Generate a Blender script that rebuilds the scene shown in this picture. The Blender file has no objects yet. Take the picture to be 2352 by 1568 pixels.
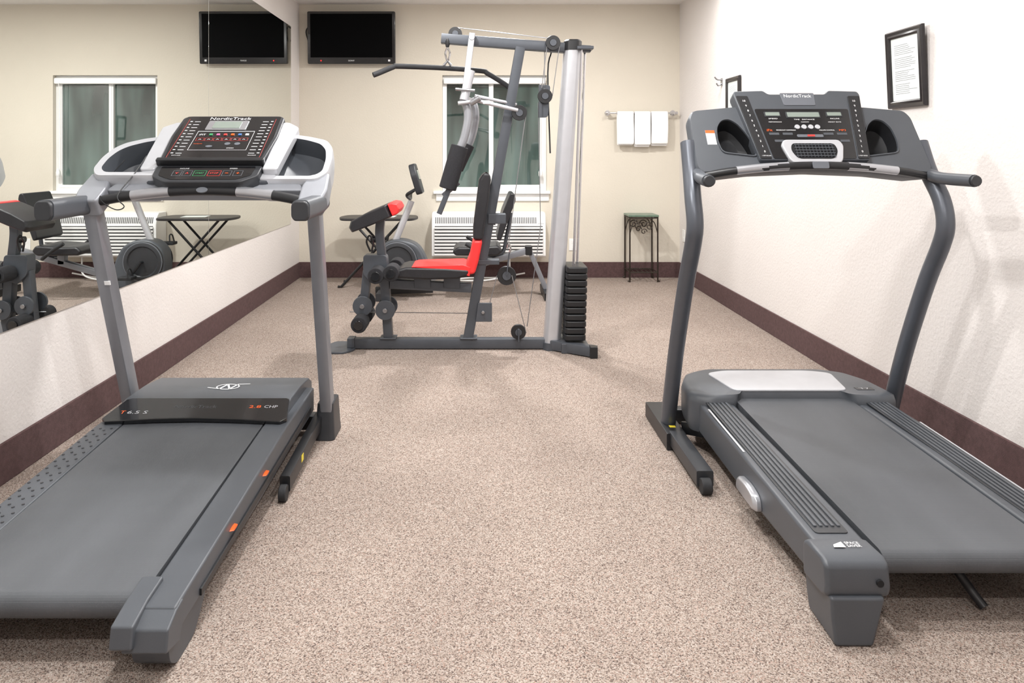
import bpy, bmesh, math, random
from mathutils import Vector, Matrix
random.seed(4)
C = bpy.context.scene.collection
WC = {}          # authored centre of every object

def lin(c):
    c = c/255.0
    return c/12.92 if c <= 0.04045 else ((c+0.055)/1.055)**2.4

# ------------------------------------------------------------------ materials
def M(name, rgb, rough=0.5, metal=0.0, var=0.06, vscale=15, bump=0.0, bscale=300, coat=0.0, emit=0.0, spec=0.5):
    m = bpy.data.materials.new(name); m.use_nodes = True
    nt = m.node_tree; N = nt.nodes; L = nt.links
    b = N['Principled BSDF']
    c = [lin(v) for v in rgb]
    tc = N.new('ShaderNodeTexCoord')
    no = N.new('ShaderNodeTexNoise'); no.inputs['Scale'].default_value = vscale; no.inputs['Detail'].default_value = 3
    L.new(tc.outputs['Object'], no.inputs['Vector'])
    rp = N.new('ShaderNodeValToRGB')
    rp.color_ramp.elements[0].position = 0.3; rp.color_ramp.elements[1].position = 0.7
    rp.color_ramp.elements[0].color = [v*(1-var) for v in c]+[1]
    rp.color_ramp.elements[1].color = [min(1, v*(1+var)) for v in c]+[1]
    L.new(no.outputs['Fac'], rp.inputs['Fac']); L.new(rp.outputs['Color'], b.inputs['Base Color'])
    b.inputs['Roughness'].default_value = rough; b.inputs['Metallic'].default_value = metal
    b.inputs['Coat Weight'].default_value = coat
    b.inputs['Specular IOR Level'].default_value = spec
    if emit:
        L.new(rp.outputs['Color'], b.inputs['Emission Color']); b.inputs['Emission Strength'].default_value = emit
    if bump:
        n2 = N.new('ShaderNodeTexNoise'); n2.inputs['Scale'].default_value = bscale; n2.inputs['Detail'].default_value = 2
        L.new(tc.outputs['Object'], n2.inputs['Vector'])
        bp = N.new('ShaderNodeBump'); bp.inputs['Strength'].default_value = bump; bp.inputs['Distance'].default_value = 0.004
        L.new(n2.outputs['Fac'], bp.inputs['Height']); L.new(bp.outputs['Normal'], b.inputs['Normal'])
    return m

wall_side_m = M('wall_paint_white', (225, 220, 217), 0.75, var=0.015, vscale=2, bump=0.5, bscale=75)
wall_back_m = M('wall_paint_beige', (215, 208, 194), 0.75, var=0.015, vscale=2, bump=0.3, bscale=75)
ceil_m = M('ceiling_paint', (236, 234, 232), 0.8, var=0.01, bump=0.3, bscale=90)
base_m = M('baseboard_carpet', (88, 66, 66), 0.95, var=0.18, vscale=60, bump=0.5, bscale=400)
gray_d = M('plastic_charcoal', (75, 79, 85), 0.40, var=0.05, vscale=8, bump=0.12, bscale=900)
gray_dk = M('plastic_dark', (48, 50, 54), 0.4, var=0.05, bump=0.1, bscale=900)
gray_m = M('plastic_grey', (100, 104, 111), 0.42, var=0.04, bump=0.06, bscale=900)
gray_l = M('plastic_light_grey', (146, 149, 156), 0.38, metal=.15, var=0.04)
post_m = M('painted_steel_grey', (138, 141, 148), 0.35, metal=0.35, var=0.04)
post_d = M('painted_steel_dark', (88, 92, 100), 0.36, metal=0.35, var=0.04)
silver_p = M('silver_plastic', (192, 194, 199), 0.32, metal=0.25, var=0.03)
silver_m = M('silver_metallic_paint', (196, 197, 202), 0.35, metal=0.4, var=0.03)
grip_metal = M('grip_metal', (186, 188, 194), 0.28, metal=0.7, var=0.03)
chrome = M('chrome', (205, 205, 208), 0.15, metal=1.0, var=0.02)
steel = M('brushed_steel', (165, 166, 170), 0.3, metal=0.9, var=0.05)
arm_grey = M('arm_grey_paint', (158, 160, 166), 0.38, metal=0.4, var=0.04)
black_g = M('black_gloss', (22, 23, 26), 0.12, var=0.04, coat=0.4)
black_s = M('black_satin', (30, 31, 34), 0.4, var=0.08)
black_r = M('black_rubber', (36, 37, 40), 0.7, var=0.1, bump=0.3, bscale=500)
black_h = M('black_matte', (26, 27, 30), 0.6, var=0.05, spec=.3)
foam_m = M('black_foam', (42, 42, 46), 0.9, var=0.15, vscale=80, bump=0.6, bscale=500)
vinyl_b = M('black_vinyl', (34, 34, 38), 0.38, var=0.08, bump=0.25, bscale=350)
vinyl_r = M('red_vinyl', (244, 52, 52), 0.42, var=0.05, bump=0.2, bscale=350)
gymgray = M('gym_frame_grey', (82, 86, 93), 0.4, metal=0.3, var=0.05)
white_p = M('white_plastic', (240, 240, 239), 0.4, var=0.01)
white_t = M('white_print', (238, 239, 241), 0.5, var=0.01)
towel_m = M('white_terry', (252, 252, 252), 0.95, var=0.01, vscale=90, bump=0.6, bscale=450)
orange_m = M('orange_plastic', (240, 96, 30), 0.4, var=0.03)
red_p = M('red_print', (205, 60, 55), 0.4, var=0.03)
red_led = M('red_led', (255, 30, 30), 0.4, emit=1.5)
green_p = M('green_print', (60, 150, 95), 0.4, var=0.03)
blue_p = M('blue_print', (70, 115, 175), 0.4, var=0.03)
pink_p = M('pink_print', (200, 100, 150), 0.4, var=0.03)
yellow_p = M('yellow_label', (225, 205, 60), 0.5, var=0.03)
lcd_m = M('lcd_screen', (132, 142, 135), 0.2, var=0.03)
screen_m = M('tv_screen', (3, 3, 4), 0.5, var=0.03, spec=0.05)
paper_m = M('document_paper', (226, 232, 230), 0.7, var=0.01)
print_m = M('document_print', (150, 154, 157), 0.7, var=0.1)
faint_m = M('faint_print', (62, 64, 68), 0.4, var=0.05)
dkframe = M('dark_wood_frame', (36, 32, 34), 0.3, var=0.2, vscale=40)
green_top = M('green_stone', (96, 118, 102), 0.3, var=0.15, vscale=30)
iron_m = M('wrought_iron', (58, 50, 44), 0.5, metal=0.5, var=0.15)
slot_m = M('dark_slot', (96, 96, 97), 0.7, var=0.1)
table_m = M('dark_laminate', (52, 50, 50), 0.45, var=0.1)

def glass_material():
    m = bpy.data.materials.new('window_night_glass'); m.use_nodes = True
    nt = m.node_tree; N = nt.nodes; L = nt.links; b = N['Principled BSDF']
    tc = N.new('ShaderNodeTexCoord'); mp = N.new('ShaderNodeMapping'); mp.inputs['Scale'].default_value = (4.0, 1, .7)
    no = N.new('ShaderNodeTexNoise'); no.inputs['Scale'].default_value = 1.3; no.inputs['Detail'].default_value = 1.5
    L.new(tc.outputs['Object'], mp.inputs['Vector']); L.new(mp.outputs['Vector'], no.inputs['Vector'])
    rp = N.new('ShaderNodeValToRGB'); cr_ = rp.color_ramp
    cr_.elements[0].position = .36; cr_.elements[0].color = (lin(38), lin(50), lin(46), 1)
    cr_.elements[1].position = .66; cr_.elements[1].color = (lin(96), lin(116), lin(110), 1)  # stretched noise paints pale vertical reflections into the glass colour
    L.new(no.outputs['Fac'], rp.inputs['Fac']); L.new(rp.outputs['Color'], b.inputs['Base Color'])
    b.inputs['Roughness'].default_value = .02; b.inputs['Coat Weight'].default_value = 1.0; b.inputs['Specular IOR Level'].default_value = .9
    return m
glass_m = glass_material()

def belt_material():
    m = bpy.data.materials.new('running_belt'); m.use_nodes = True
    nt = m.node_tree; N = nt.nodes; L = nt.links; b = N['Principled BSDF']
    tc = N.new('ShaderNodeTexCoord')
    no = N.new('ShaderNodeTexNoise'); no.inputs['Scale'].default_value = 3.0; no.inputs['Detail'].default_value = 5
    mp = N.new('ShaderNodeMapping'); mp.inputs['Scale'].default_value = (1.0, 0.35, 1)
    L.new(tc.outputs['Object'], mp.inputs['Vector']); L.new(mp.outputs['Vector'], no.inputs['Vector'])
    rp = N.new('ShaderNodeValToRGB')
    rp.color_ramp.elements[0].position = .3; rp.color_ramp.elements[0].color = (lin(64), lin(67), lin(71), 1)
    rp.color_ramp.elements[1].position = .75; rp.color_ramp.elements[1].color = (lin(86), lin(89), lin(94), 1)
    L.new(no.outputs['Fac'], rp.inputs['Fac']); L.new(rp.outputs['Color'], b.inputs['Base Color'])
    vo = N.new('ShaderNodeTexVoronoi'); vo.inputs['Scale'].default_value = 260; vo.inputs['Randomness'].default_value = 0.1
    L.new(tc.outputs['Object'], vo.inputs['Vector'])
    bp = N.new('ShaderNodeBump'); bp.inputs['Strength'].default_value = .35; bp.inputs['Distance'].default_value = .002
    L.new(vo.outputs['Distance'], bp.inputs['Height']); L.new(bp.outputs['Normal'], b.inputs['Normal'])
    b.inputs['Roughness'].default_value = .5
    return m
belt_m = belt_material()

def carpet_material():
    m = bpy.data.materials.new('speckled_carpet'); m.use_nodes = True
    nt = m.node_tree; N = nt.nodes; L = nt.links; b = N['Principled BSDF']
    tc = N.new('ShaderNodeTexCoord')
    vo = N.new('ShaderNodeTexVoronoi'); vo.inputs['Scale'].default_value = 370
    L.new(tc.outputs['Object'], vo.inputs['Vector'])
    sp = N.new('ShaderNodeSeparateColor'); L.new(vo.outputs['Color'], sp.inputs['Color'])
    rp = N.new('ShaderNodeValToRGB'); cr = rp.color_ramp
    stops = [(0.0, (88, 76, 71)), (0.14, (116, 102, 95)), (0.3, (146, 131, 121)), (0.5, (163, 149, 138)), (0.72, (174, 161, 151)), (0.9, (190, 181, 173)), (1.0, (160, 128, 114))]
    while len(cr.elements) < len(stops): cr.elements.new(0.5)
    for e, (p, c) in zip(cr.elements, stops):
        e.position = p; e.color = (lin(c[0]), lin(c[1]), lin(c[2]), 1)
    L.new(sp.outputs['Red'], rp.inputs['Fac'])
    no = N.new('ShaderNodeTexNoise'); no.inputs['Scale'].default_value = 1.5; no.inputs['Detail'].default_value = 4
    L.new(tc.outputs['Object'], no.inputs['Vector'])
    r2 = N.new('ShaderNodeValToRGB')
    r2.color_ramp.elements[0].position = .32; r2.color_ramp.elements[0].color = (.84, .83, .83, 1)
    r2.color_ramp.elements[1].position = .68; r2.color_ramp.elements[1].color = (1, 1, 1, 1)
    L.new(no.outputs['Fac'], r2.inputs['Fac'])
    mx = N.new('ShaderNodeMix'); mx.data_type = 'RGBA'; mx.blend_type = 'MULTIPLY'; mx.inputs[0].default_value = 1
    L.new(rp.outputs['Color'], mx.inputs[6]); L.new(r2.outputs['Color'], mx.inputs[7])
    L.new(mx.outputs[2], b.inputs['Base Color'])
    b.inputs['Roughness'].default_value = .95; b.inputs['Specular IOR Level'].default_value = .2
    bp = N.new('ShaderNodeBump'); bp.inputs['Strength'].default_value = .5; bp.inputs['Distance'].default_value = .003
    L.new(vo.outputs['Distance'], bp.inputs['Height']); bp.invert = True
    L.new(bp.outputs['Normal'], b.inputs['Normal'])
    return m
carpet_m = carpet_material()
def mirror_material():
    m = bpy.data.materials.new('mirror_glass'); m.use_nodes = True
    nt = m.node_tree; b = nt.nodes['Principled BSDF']
    no = nt.nodes.new('ShaderNodeTexNoise'); no.inputs['Scale'].default_value = .5
    rp = nt.nodes.new('ShaderNodeValToRGB')
    rp.color_ramp.elements[0].color = (.86, .89, .875, 1); rp.color_ramp.elements[1].color = (.88, .905, .89, 1)
    nt.links.new(no.outputs['Fac'], rp.inputs['Fac']); nt.links.new(rp.outputs['Color'], b.inputs['Base Color'])
    b.inputs['Metallic'].default_value = 1; b.inputs['Roughness'].default_value = 0.0
    return m
mirror_m = mirror_material()

# ------------------------------------------------------------------ mesh helpers
def finish(name, bm, mat, parent=None, bevel=0, seg=2, smooth=True, ang=35, label=None):
    bmesh.ops.recalc_face_normals(bm, faces=bm.faces[:])
    mn = Vector((1e9,)*3); mxx = Vector((-1e9,)*3)
    for v in bm.verts:
        for i in range(3):
            mn[i] = min(mn[i], v.co[i]); mxx[i] = max(mxx[i], v.co[i])
    c = (mn+mxx)/2
    for v in bm.verts: v.co -= c
    me = bpy.data.meshes.new(name); bm.to_mesh(me); bm.free()
    for mm in (mat if isinstance(mat, (list, tuple)) else [mat]): me.materials.append(mm)
    if smooth:
        for p in me.polygons: p.use_smooth = True
        me.set_sharp_from_angle(angle=math.radians(ang))
    o = bpy.data.objects.new(name, me); C.objects.link(o)
    WC[o] = c.copy()
    if parent is not None:
        o.parent = parent; o.location = c-WC[parent]
    else: o.location = c
    if bevel:
        md = o.modifiers.new('Bevel', 'BEVEL'); md.width = bevel; md.segments = seg
        md.limit_method = 'ANGLE'; md.angle_limit = math.radians(35); md.harden_normals = True
    if label: o['label'] = label
    return o

def empty(name, loc, label, category, group=None):
    o = bpy.data.objects.new(name, None); o.empty_display_size = .1
    o.location = loc; C.objects.link(o); WC[o] = Vector(loc)
    o['label'] = label; o['category'] = category
    if group: o['group'] = group
    return o
def top(o, label, category, group=None):
    o['label'] = label; o['category'] = category
    if group: o['group'] = group
    return o
def struct(o, label):
    o['kind'] = 'structure'; o['label'] = label; o['category'] = o.name.split('_')[0]
    return o

def addbox(bm, x0, x1, y0, y1, z0, z1, mi=0):
    vs = [bm.verts.new(p) for p in [(x0,y0,z0),(x1,y0,z0),(x1,y1,z0),(x0,y1,z0),(x0,y0,z1),(x1,y0,z1),(x1,y1,z1),(x0,y1,z1)]]
    for f in [(0,3,2,1),(4,5,6,7),(0,1,5,4),(1,2,6,5),(2,3,7,6),(3,0,4,7)]:
        bm.faces.new([vs[i] for i in f]).material_index = mi
def box(name, x0, x1, y0, y1, z0, z1, mat, parent=None, bevel=0.004, **k):
    bm = bmesh.new(); addbox(bm, x0, x1, y0, y1, z0, z1)
    return finish(name, bm, mat, parent, bevel, **k)
def boxes(name, lst, mat, parent=None, bevel=0, **k):
    bm = bmesh.new()
    for b in lst: addbox(bm, *b)
    return finish(name, bm, mat, parent, bevel, **k)

class Fr:
    def __init__(s, o, ux, uy, kv=1.0):
        s.o = Vector(o); s.ux = Vector(ux).normalized(); s.uy = Vector(uy).normalized(); s.n = s.ux.cross(s.uy); s.uy = s.uy*kv
    def p(s, u, v, n=0): return s.o+s.ux*u+s.uy*v+s.n*n
FX = Fr((0,0,0), (0,1,0), (0,0,1))      # (Y,Z) extruded along +X
FY = Fr((0,0,0), (1,0,0), (0,0,1))      # (X,Z) extruded along -Y
FZ = Fr((0,0,0), (1,0,0), (0,1,0))      # (X,Y) extruded along +Z

def addloft(bm, F, rings, mis=None, cap0=True, cap1=True, micap=0):
    R = [[bm.verts.new(F.p(u, v, n)) for (u, v) in pts] for pts, n in rings]
    k = len(R[0])
    for i in range(len(R)-1):
        for j in range(k):
            f = bm.faces.new([R[i][j], R[i][(j+1)%k], R[i+1][(j+1)%k], R[i+1][j]])
            if mis: f.material_index = mis[i]
    if cap0: bm.faces.new(R[0][::-1])
    if cap1:
        f = bm.faces.new(R[-1]); f.material_index = micap
def loft(name, F, rings, mat, parent=None, bevel=0, mis=None, micap=0, cap0=True, cap1=True, **k):
    bm = bmesh.new(); addloft(bm, F, rings, mis, cap0, cap1, micap)
    return finish(name, bm, mat, parent, bevel, **k)
def plate(name, F, pts, n0, n1, mat, parent=None, bevel=0.003, r=0, **k):
    if r: pts = rnd(pts, r)
    return loft(name, F, [(pts, n0), (pts, n1)], mat, parent, bevel, **k)
def plates(name, F, lst, n0, n1, mat, parent=None, bevel=0, **k):
    bm = bmesh.new()
    for pts in lst: addloft(bm, F, [(pts, n0), (pts, n1)])
    return finish(name, bm, mat, parent, bevel, **k)
def cut(o, F, rings):
    c = loft('cutter', F, rings, black_s)
    md = o.modifiers.new('Bool', 'BOOLEAN'); md.operation = 'DIFFERENCE'; md.object = c; md.solver = 'EXACT'
    bpy.context.view_layer.update()
    dg = bpy.context.evaluated_depsgraph_get()
    me = bpy.data.meshes.new_from_object(o.evaluated_get(dg))
    if len(me.polygons) > 4: o.data = me
    o.modifiers.remove(md); WC.pop(c, None); bpy.data.objects.remove(c)
def rnd(pts, r, seg=5):
    out = []; n = len(pts)
    for i in range(n):
        p = Vector(pts[i]); a = Vector(pts[i-1])-p; b = Vector(pts[(i+1)%n])-p
        rr = min(r, a.length*.45, b.length*.45)
        s = p+a.normalized()*rr; e = p+b.normalized()*rr
        for j in range(seg+1):
            t = j/seg; q = s*(1-t)**2+p*2*t*(1-t)+e*t*t
            out.append((q.x, q.y))
    return out
def rc(u0, u1, v0, v1, r=0):
    p = [(u0,v0),(u1,v0),(u1,v1),(u0,v1)]
    return rnd(p, r) if r else p
def sc(pts, s, sy=None, c=None, d=(0,0)):
    sy = sy or s
    if c is None: c = (sum(p[0] for p in pts)/len(pts), sum(p[1] for p in pts)/len(pts))
    return [(c[0]+(p[0]-c[0])*s+d[0], c[1]+(p[1]-c[1])*sy+d[1]) for p in pts]
def ell(cu, cv, ru, rv, n=28): return [(cu+ru*math.cos(2*math.pi*i/n), cv+rv*math.sin(2*math.pi*i/n)) for i in range(n)]
def mir(pts, c=0): return [(2*c-p[0], p[1]) for p in pts][::-1]

def cr(pts, n=6):
    P = [Vector(p) for p in pts]; P = [P[0]*2-P[1]]+P+[P[-1]*2-P[-2]]; out = []
    for i in range(1, len(P)-2):
        for j in range(n):
            t = j/n; a, b, c, d = P[i-1], P[i], P[i+1], P[i+2]
            out.append(.5*((2*b)+(c-a)*t+(2*a-5*b+4*c-d)*t*t+(3*b-a-3*c+d)*t**3))
    out.append(P[-2]); return out
def addtube(bm, pts, r, seg=14, smooth=0, sect=None, ref=None, closed=False, mi=0):
    P = [Vector(p) for p in pts]
    if smooth: P = cr(P, smooth)
    n = len(P)
    if sect is None: sect = [(math.cos(2*math.pi*i/seg), math.sin(2*math.pi*i/seg)) for i in range(seg)]
    else: r = 1
    T = []
    for i in range(n):
        if closed: t = P[(i+1)%n]-P[i-1]
        else: t = P[min(i+1, n-1)]-P[max(i-1, 0)]
        T.append(t.normalized())
    if ref is None:
        a = Vector((0,0,1)) if abs(T[0].z) < .9 else Vector((0,1,0))
    else: a = Vector(ref)
    rings = []
    for i in range(n):
        base = Vector(ref) if ref is not None else a
        a = (base-T[i]*base.dot(T[i])).normalized(); b = T[i].cross(a)
        rr = r[min(i*len(r)//n, len(r)-1)] if isinstance(r, (list, tuple)) else r
        rings.append([bm.verts.new(P[i]+(a*s[0]+b*s[1])*rr) for s in sect])
    k = len(sect)
    for i in range(n if closed else n-1):
        A = rings[i]; B = rings[(i+1)%n]
        for j in range(k): bm.faces.new([A[j], A[(j+1)%k], B[(j+1)%k], B[j]]).material_index = mi
    if not closed:
        bm.faces.new(rings[0][::-1]).material_index = mi; bm.faces.new(rings[-1]).material_index = mi
def tube(name, pts, r, mat, parent=None, bevel=0, **k):
    lab = k.pop('label', None)
    bm = bmesh.new(); addtube(bm, pts, r, **k)
    return finish(name, bm, mat, parent, bevel, label=lab)
def rs(a, b, c=0.006): return rnd([(-a,-b),(a,-b),(a,b),(-a,b)], c, 2)
def bar(name, p0, p1, a, b, mat, parent=None, ref=(0,1,0), **k):
    return tube(name, [p0, p1], 1, mat, parent, sect=rs(a, b), ref=ref, **k)
def roller(name, c, r, y0, y1, mat, parent=None, bevel=0.006, n=28, **k):
    return loft(name, FY, [(ell(c[0], c[1], r, r, n), -y1), (ell(c[0], c[1], r, r, n), -y0)], mat, parent, bevel, **k)
def pulley(parent, x, z, r, y, w=.022):
    e = lambda q: ell(x, z, q, q, 28)
    o = loft('pulley', FY, [(e(r*.97), -y-w/2), (e(r), -y-w*.35), (e(r*.84), -y), (e(r), -y+w*.35), (e(r*.97), -y+w/2), (e(r*.5), -y+w/2), (e(r*.45), -y+w*.75), (e(r*.2), -y+w*.75)], [black_s, gymgray], parent, mis=[0,0,0,0,0,0,1,1], micap=1)
    return o

def text(name, items, F, n, mat, parent):
    bm = bmesh.new()
    for (s, u, v, h, w) in items:
        cu = bpy.data.curves.new('t', 'FONT'); cu.body = s; cu.resolution_u = 2
        o = bpy.data.objects.new('t', cu); C.objects.link(o)
        bpy.context.view_layer.update()
        me = bpy.data.meshes.new_from_object(o)
        xs = [q.co.x for q in me.vertices]; ys = [q.co.y for q in me.vertices]
        if xs:
            cx = (min(xs)+max(xs))/2; cy = (min(ys)+max(ys))/2
            ky = h/(max(ys)-min(ys)); kx = (w/(max(xs)-min(xs))) if w else ky
            vs = [bm.verts.new(F.p(u+(q.co.x-cx)*kx, v+(q.co.y-cy)*ky, n)) for q in me.vertices]
            for p in me.polygons:
                try: bm.faces.new([vs[i] for i in p.vertices])
                except Exception: pass
        bpy.data.objects.remove(o); bpy.data.curves.remove(cu); bpy.data.meshes.remove(me)
    mn = Vector((0,0,0))
    for q in bm.verts: mn += q.co
    c = mn/max(1, len(bm.verts))
    for q in bm.verts: q.co -= c
    me = bpy.data.meshes.new(name); bm.to_mesh(me); bm.free(); me.materials.append(mat)
    o = bpy.data.objects.new(name, me); C.objects.link(o); WC[o] = c
    o.parent = parent; o.location = c-WC[parent]
    return o

# ================================================================== ROOM
XL, XR, YB, YF, ZC = -1.73, 1.95, 6.95, -1.6, 2.64
o = box('floor', XL-.15, XR+.15, YF-.15, YB+.3, -.1, 0, carpet_m, bevel=0); struct(o, 'speckled beige and brown loop carpet floor')
o = box('ceiling', XL-.15, XR+.15, YF-.15, YB+.3, ZC, ZC+.1, ceil_m, bevel=0); struct(o, 'white textured ceiling')
o = box('wall_left', XL-.15, XL, YF, YB+.15, 0, ZC, wall_side_m, bevel=0); struct(o, 'off-white textured wall behind the long mirror')
o = box('wall_right', XR, XR+.15, YF, YB+.15, 0, ZC, wall_side_m, bevel=0); struct(o, 'off-white orange-peel textured wall')
o = box('wall_front', XL-.15, XR+.15, YF-.15, YF, 0, ZC, wall_side_m, bevel=0); struct(o, 'plain off-white wall closing the room')
WX0, WX1, WZ0, WZ1 = -.345, .665, .83, 1.955
boxl = [(XL,WX0,YB,YB+.15,0,ZC),(WX1,XR,YB,YB+.15,0,ZC),(WX0,WX1,YB,YB+.15,0,WZ0),(WX0,WX1,YB,YB+.15,WZ1,ZC)]
o = boxes('wall_back', boxl, wall_back_m); struct(o, 'beige painted wall with a recessed window')
def bb(name, x0, x1, y0, y1):
    o = box(name, x0, x1, y0, y1, 0, .15, base_m, bevel=.004); struct(o, 'dark brown carpet baseboard strip')
bb('baseboard_back', XL, XR, YB-.012, YB); bb('baseboard_left', XL, XL+.012, YF, YB-.012)
bb('baseboard_right', XR-.012, XR, YF, YB-.012); bb('baseboard_front', XL+.012, XR-.012, YF, YF+.012)

# ---- window
def ring(name, F, u0, u1, v0, v1, w, n0, n1, mat, parent, bevel=.003):
    a = rc(u0, u1, v0, v1); b = rc(u0+w, u1-w, v0+w, v1-w)
    bm = bmesh.new(); R = [[bm.verts.new(F.p(p[0], p[1], n)) for p in pts] for pts, n in [(a,n0),(a,n1),(b,n1),(b,n0)]]
    for i in range(4):
        for j in range(4): bm.faces.new([R[i][j], R[i][(j+1)%4], R[(i+1)%4][(j+1)%4], R[(i+1)%4][j]])
    return finish(name, bm, mat, parent, bevel)
win = ring('window_1', FY, WX0, WX1, WZ0, WZ1, .04, -(YB+.12), -(YB+.05), white_p, None)
struct(win, 'white vinyl sliding window showing dark night glass')
box('mullion', .105, .15, YB+.05, YB+.10, WZ0+.04, WZ1-.04, white_p, win)
ring('sash', FY, .12, WX1-.035, WZ0+.035, WZ1-.035, .028, -(YB+.075), -(YB+.045), white_p, win)
box('glass', WX0+.04, .105, YB+.085, YB+.095, WZ0+.04, WZ1-.04, glass_m, win, bevel=0)
box('glass', .148, WX1-.063, YB+.065, YB+.072, WZ0+.063, WZ1-.063, glass_m, win, bevel=0)
box('window_sill', WX0-.085, WX1+.03, YB-.05, YB+.05, WZ0-.02, WZ0+.008, white_p, win)
box('sill_apron', WX0-.06, WX1+.02, YB-.018, YB-.0005, WZ0-.09, WZ0-.022, white_p, win)
box('blind_headrail', WX0+.01, WX1-.01, YB-.01, YB+.04, WZ1-.085, WZ1-.025, white_p, win, bevel=.012, label='white roller blind headrail')
tube('blind_chain', [(.60,YB-.015,1.88),(.602,YB-.015,1.05)], .003, white_p, win, seg=6)
loft('chain_weight', FZ, [(ell(.602,YB-.022,.008,.008,12),1.05),(ell(.602,YB-.022,.02,.018,12),1.02),(ell(.602,YB-.022,.02,.018,12),.985),(ell(.602,YB-.022,.012,.012,12),.975)], white_p, win)

# ---- mirrors on left wall
for y0, y1 in [(.56, 2.575), (2.58, 4.597), (4.60, 6.62)]:
    o = box('mirror', XL+.0005, XL+.006, y0, y1, .55, 2.37, mirror_m, bevel=.001)
    top(o, 'frameless wall mirror panel fixed on the off-white wall', 'mirror', 'wall mirror panels')

# ---- television
tv = empty('television', (-1.20, 6.94, 2.30), 'black flat television on a wall bracket, switched off', 'television')
FT = Fr((-1.208, 6.845, 2.302), (1,0,0), (0,-.05,.9987))
plate('body', FT, rc(-.419,.419,-.249,.249,.015), -.045, 0, black_g, tv, bevel=.006)
plate('screen', FT, rc(-.390,.390,-.188,.226), .0002, .002, screen_m, tv, bevel=0)
plate('led_light', FT, ell(-.29,-.218,.006,.006,10), .0005, .003, red_led, tv, bevel=0)
text('lettering', [('SONY', 0, -.218, .013, .06)], FT, .0015, white_t, tv)
plate('sticker', FT, rc(.35,.37,-.226,-.208), .0005, .0015, white_t, tv, bevel=0)
plate('body_bulge', FT, rc(-.3,.3,-.18,.18,.03), -.07, -.045, black_s, tv, bevel=.01)
box('wall_bracket', -1.31, -1.10, 6.93, 6.9498, 2.18, 2.42, black_s, tv)
tube('cable', [(-1.48,6.88,2.36),(-1.60,6.90,2.42),(-1.66,6.935,2.38),(-1.64,6.94,2.28)], .006, black_s, tv, smooth=5, seg=8)

# ---- through-wall air conditioner
ac = empty('air_conditioner', (.10, 6.84, .22), 'white packaged air conditioner unit mounted below the window', 'air conditioner')
prof = [(6.9498,.225),(6.74,.225),(6.725,.24),(6.725,.53),(6.75,.61),(6.79,.64),(6.9498,.64)]
plate('body', FX, prof, -.435, .635, white_p, ac, bevel=.008)
boxes('front_slats', [(-.41,.61,6.704,6.73,z,z+.017) for z in [.245+.031*i for i in range(9)]], white_p, ac, bevel=.003)
boxes('slat_shadow_gap', [(-.405,.605,6.7215,6.7245,.245,.52)], slot_m, ac)  # grey sheet that paints the shade between the slats
FA = Fr((.1, 6.7265, .532), (1,0,0), (0,.29,.957))
plates('discharge_louver', FA, [rc(-.5+.017*i, -.492+.017*i, .012, .07) for i in range(30)], .001, .004, slot_m, ac)
plates('discharge_louver', FA, [rc(.08+.017*i, .088+.017*i, .012, .07) for i in range(22)], .001, .004, slot_m, ac)
plate('control_cover', FA, rc(.46,.52,.01,.072), .001, .006, white_p, ac)
tube('power_cord', [(.30,6.80,.22),(.28,6.78,.06),(.1,6.74,.012),(-.12,6.70,.012),(-.2,6.78,.012),(-.05,6.86,.012),(.2,6.88,.012),(.45,6.90,.05)], .008, white_p, ac, smooth=6, seg=8)

# ---- towel bar and towels
tb = empty('towel_bar', (1.55, 6.93, 1.585), 'chrome towel bar with round end posts on the beige wall', 'towel bar')
tube('rail', [(1.235,6.875,1.585),(1.895,6.875,1.585)], .008, chrome, tb)
for x in (1.25, 1.88):
    tube('mounting_post', [(x,6.9498,1.59),(x,6.90,1.588),(x,6.865,1.585)], .012, chrome, tb)
    tube('wall_flange', [(x,6.9498,1.59),(x,6.938,1.59)], .026, chrome, tb)
    tube('end_knob', [(x-.03,6.875,1.585),(x-.012,6.875,1.585)] if x < 1.5 else [(x+.012,6.875,1.585),(x+.03,6.875,1.585)], .015, chrome, tb)
def towel(x0, x1, zf, zb, ph):
    bm = bmesh.new(); prof = []
    y = 6.875; zt = 1.581; R = .0165
    for i in range(9): prof.append((y-R-.006*math.sin(i*.5)*(0 if i > 6 else 1), zf+(zt-zf)*i/8))
    for i in range(1, 6): a = math.pi*i/6; prof.append((y-R*math.cos(a), zt+R*math.sin(a)))
    for i in range(9): prof.append((y+R, zt-(zt-zb)*i/8))
    cols = 9; G = []
    for c in range(cols):
        x = x0+(x1-x0)*c/(cols-1)
        G.append([bm.verts.new((x+.0015*math.sin(i*.7+ph), p[0]+.003*math.sin(c*1.3+i*.25+ph)*(1 if i < 7 else 0), p[1])) for i, p in enumerate(prof)])
    for c in range(cols-1):
        for i in range(len(prof)-1): bm.faces.new([G[c][i], G[c+1][i], G[c+1][i+1], G[c][i+1]])
    o = finish('towel', bm, towel_m, None, ang=80)
    s = o.modifiers.new('Solid', 'SOLIDIFY'); s.thickness = .012; s.offset = 0
    b = o.modifiers.new('Sub', 'SUBSURF'); b.levels = 1; b.render_levels = 2
    return o
for (a, b, zf, zb, ph) in [(1.330,1.488,1.285,1.275,0),(1.494,1.648,1.28,1.26,2),(1.654,1.815,1.29,1.27,4)]:
    top(towel(a, b, zf, zb, ph), 'white folded hand towel hanging over the chrome bar', 'towel', 'hand towels on the bar')

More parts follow.
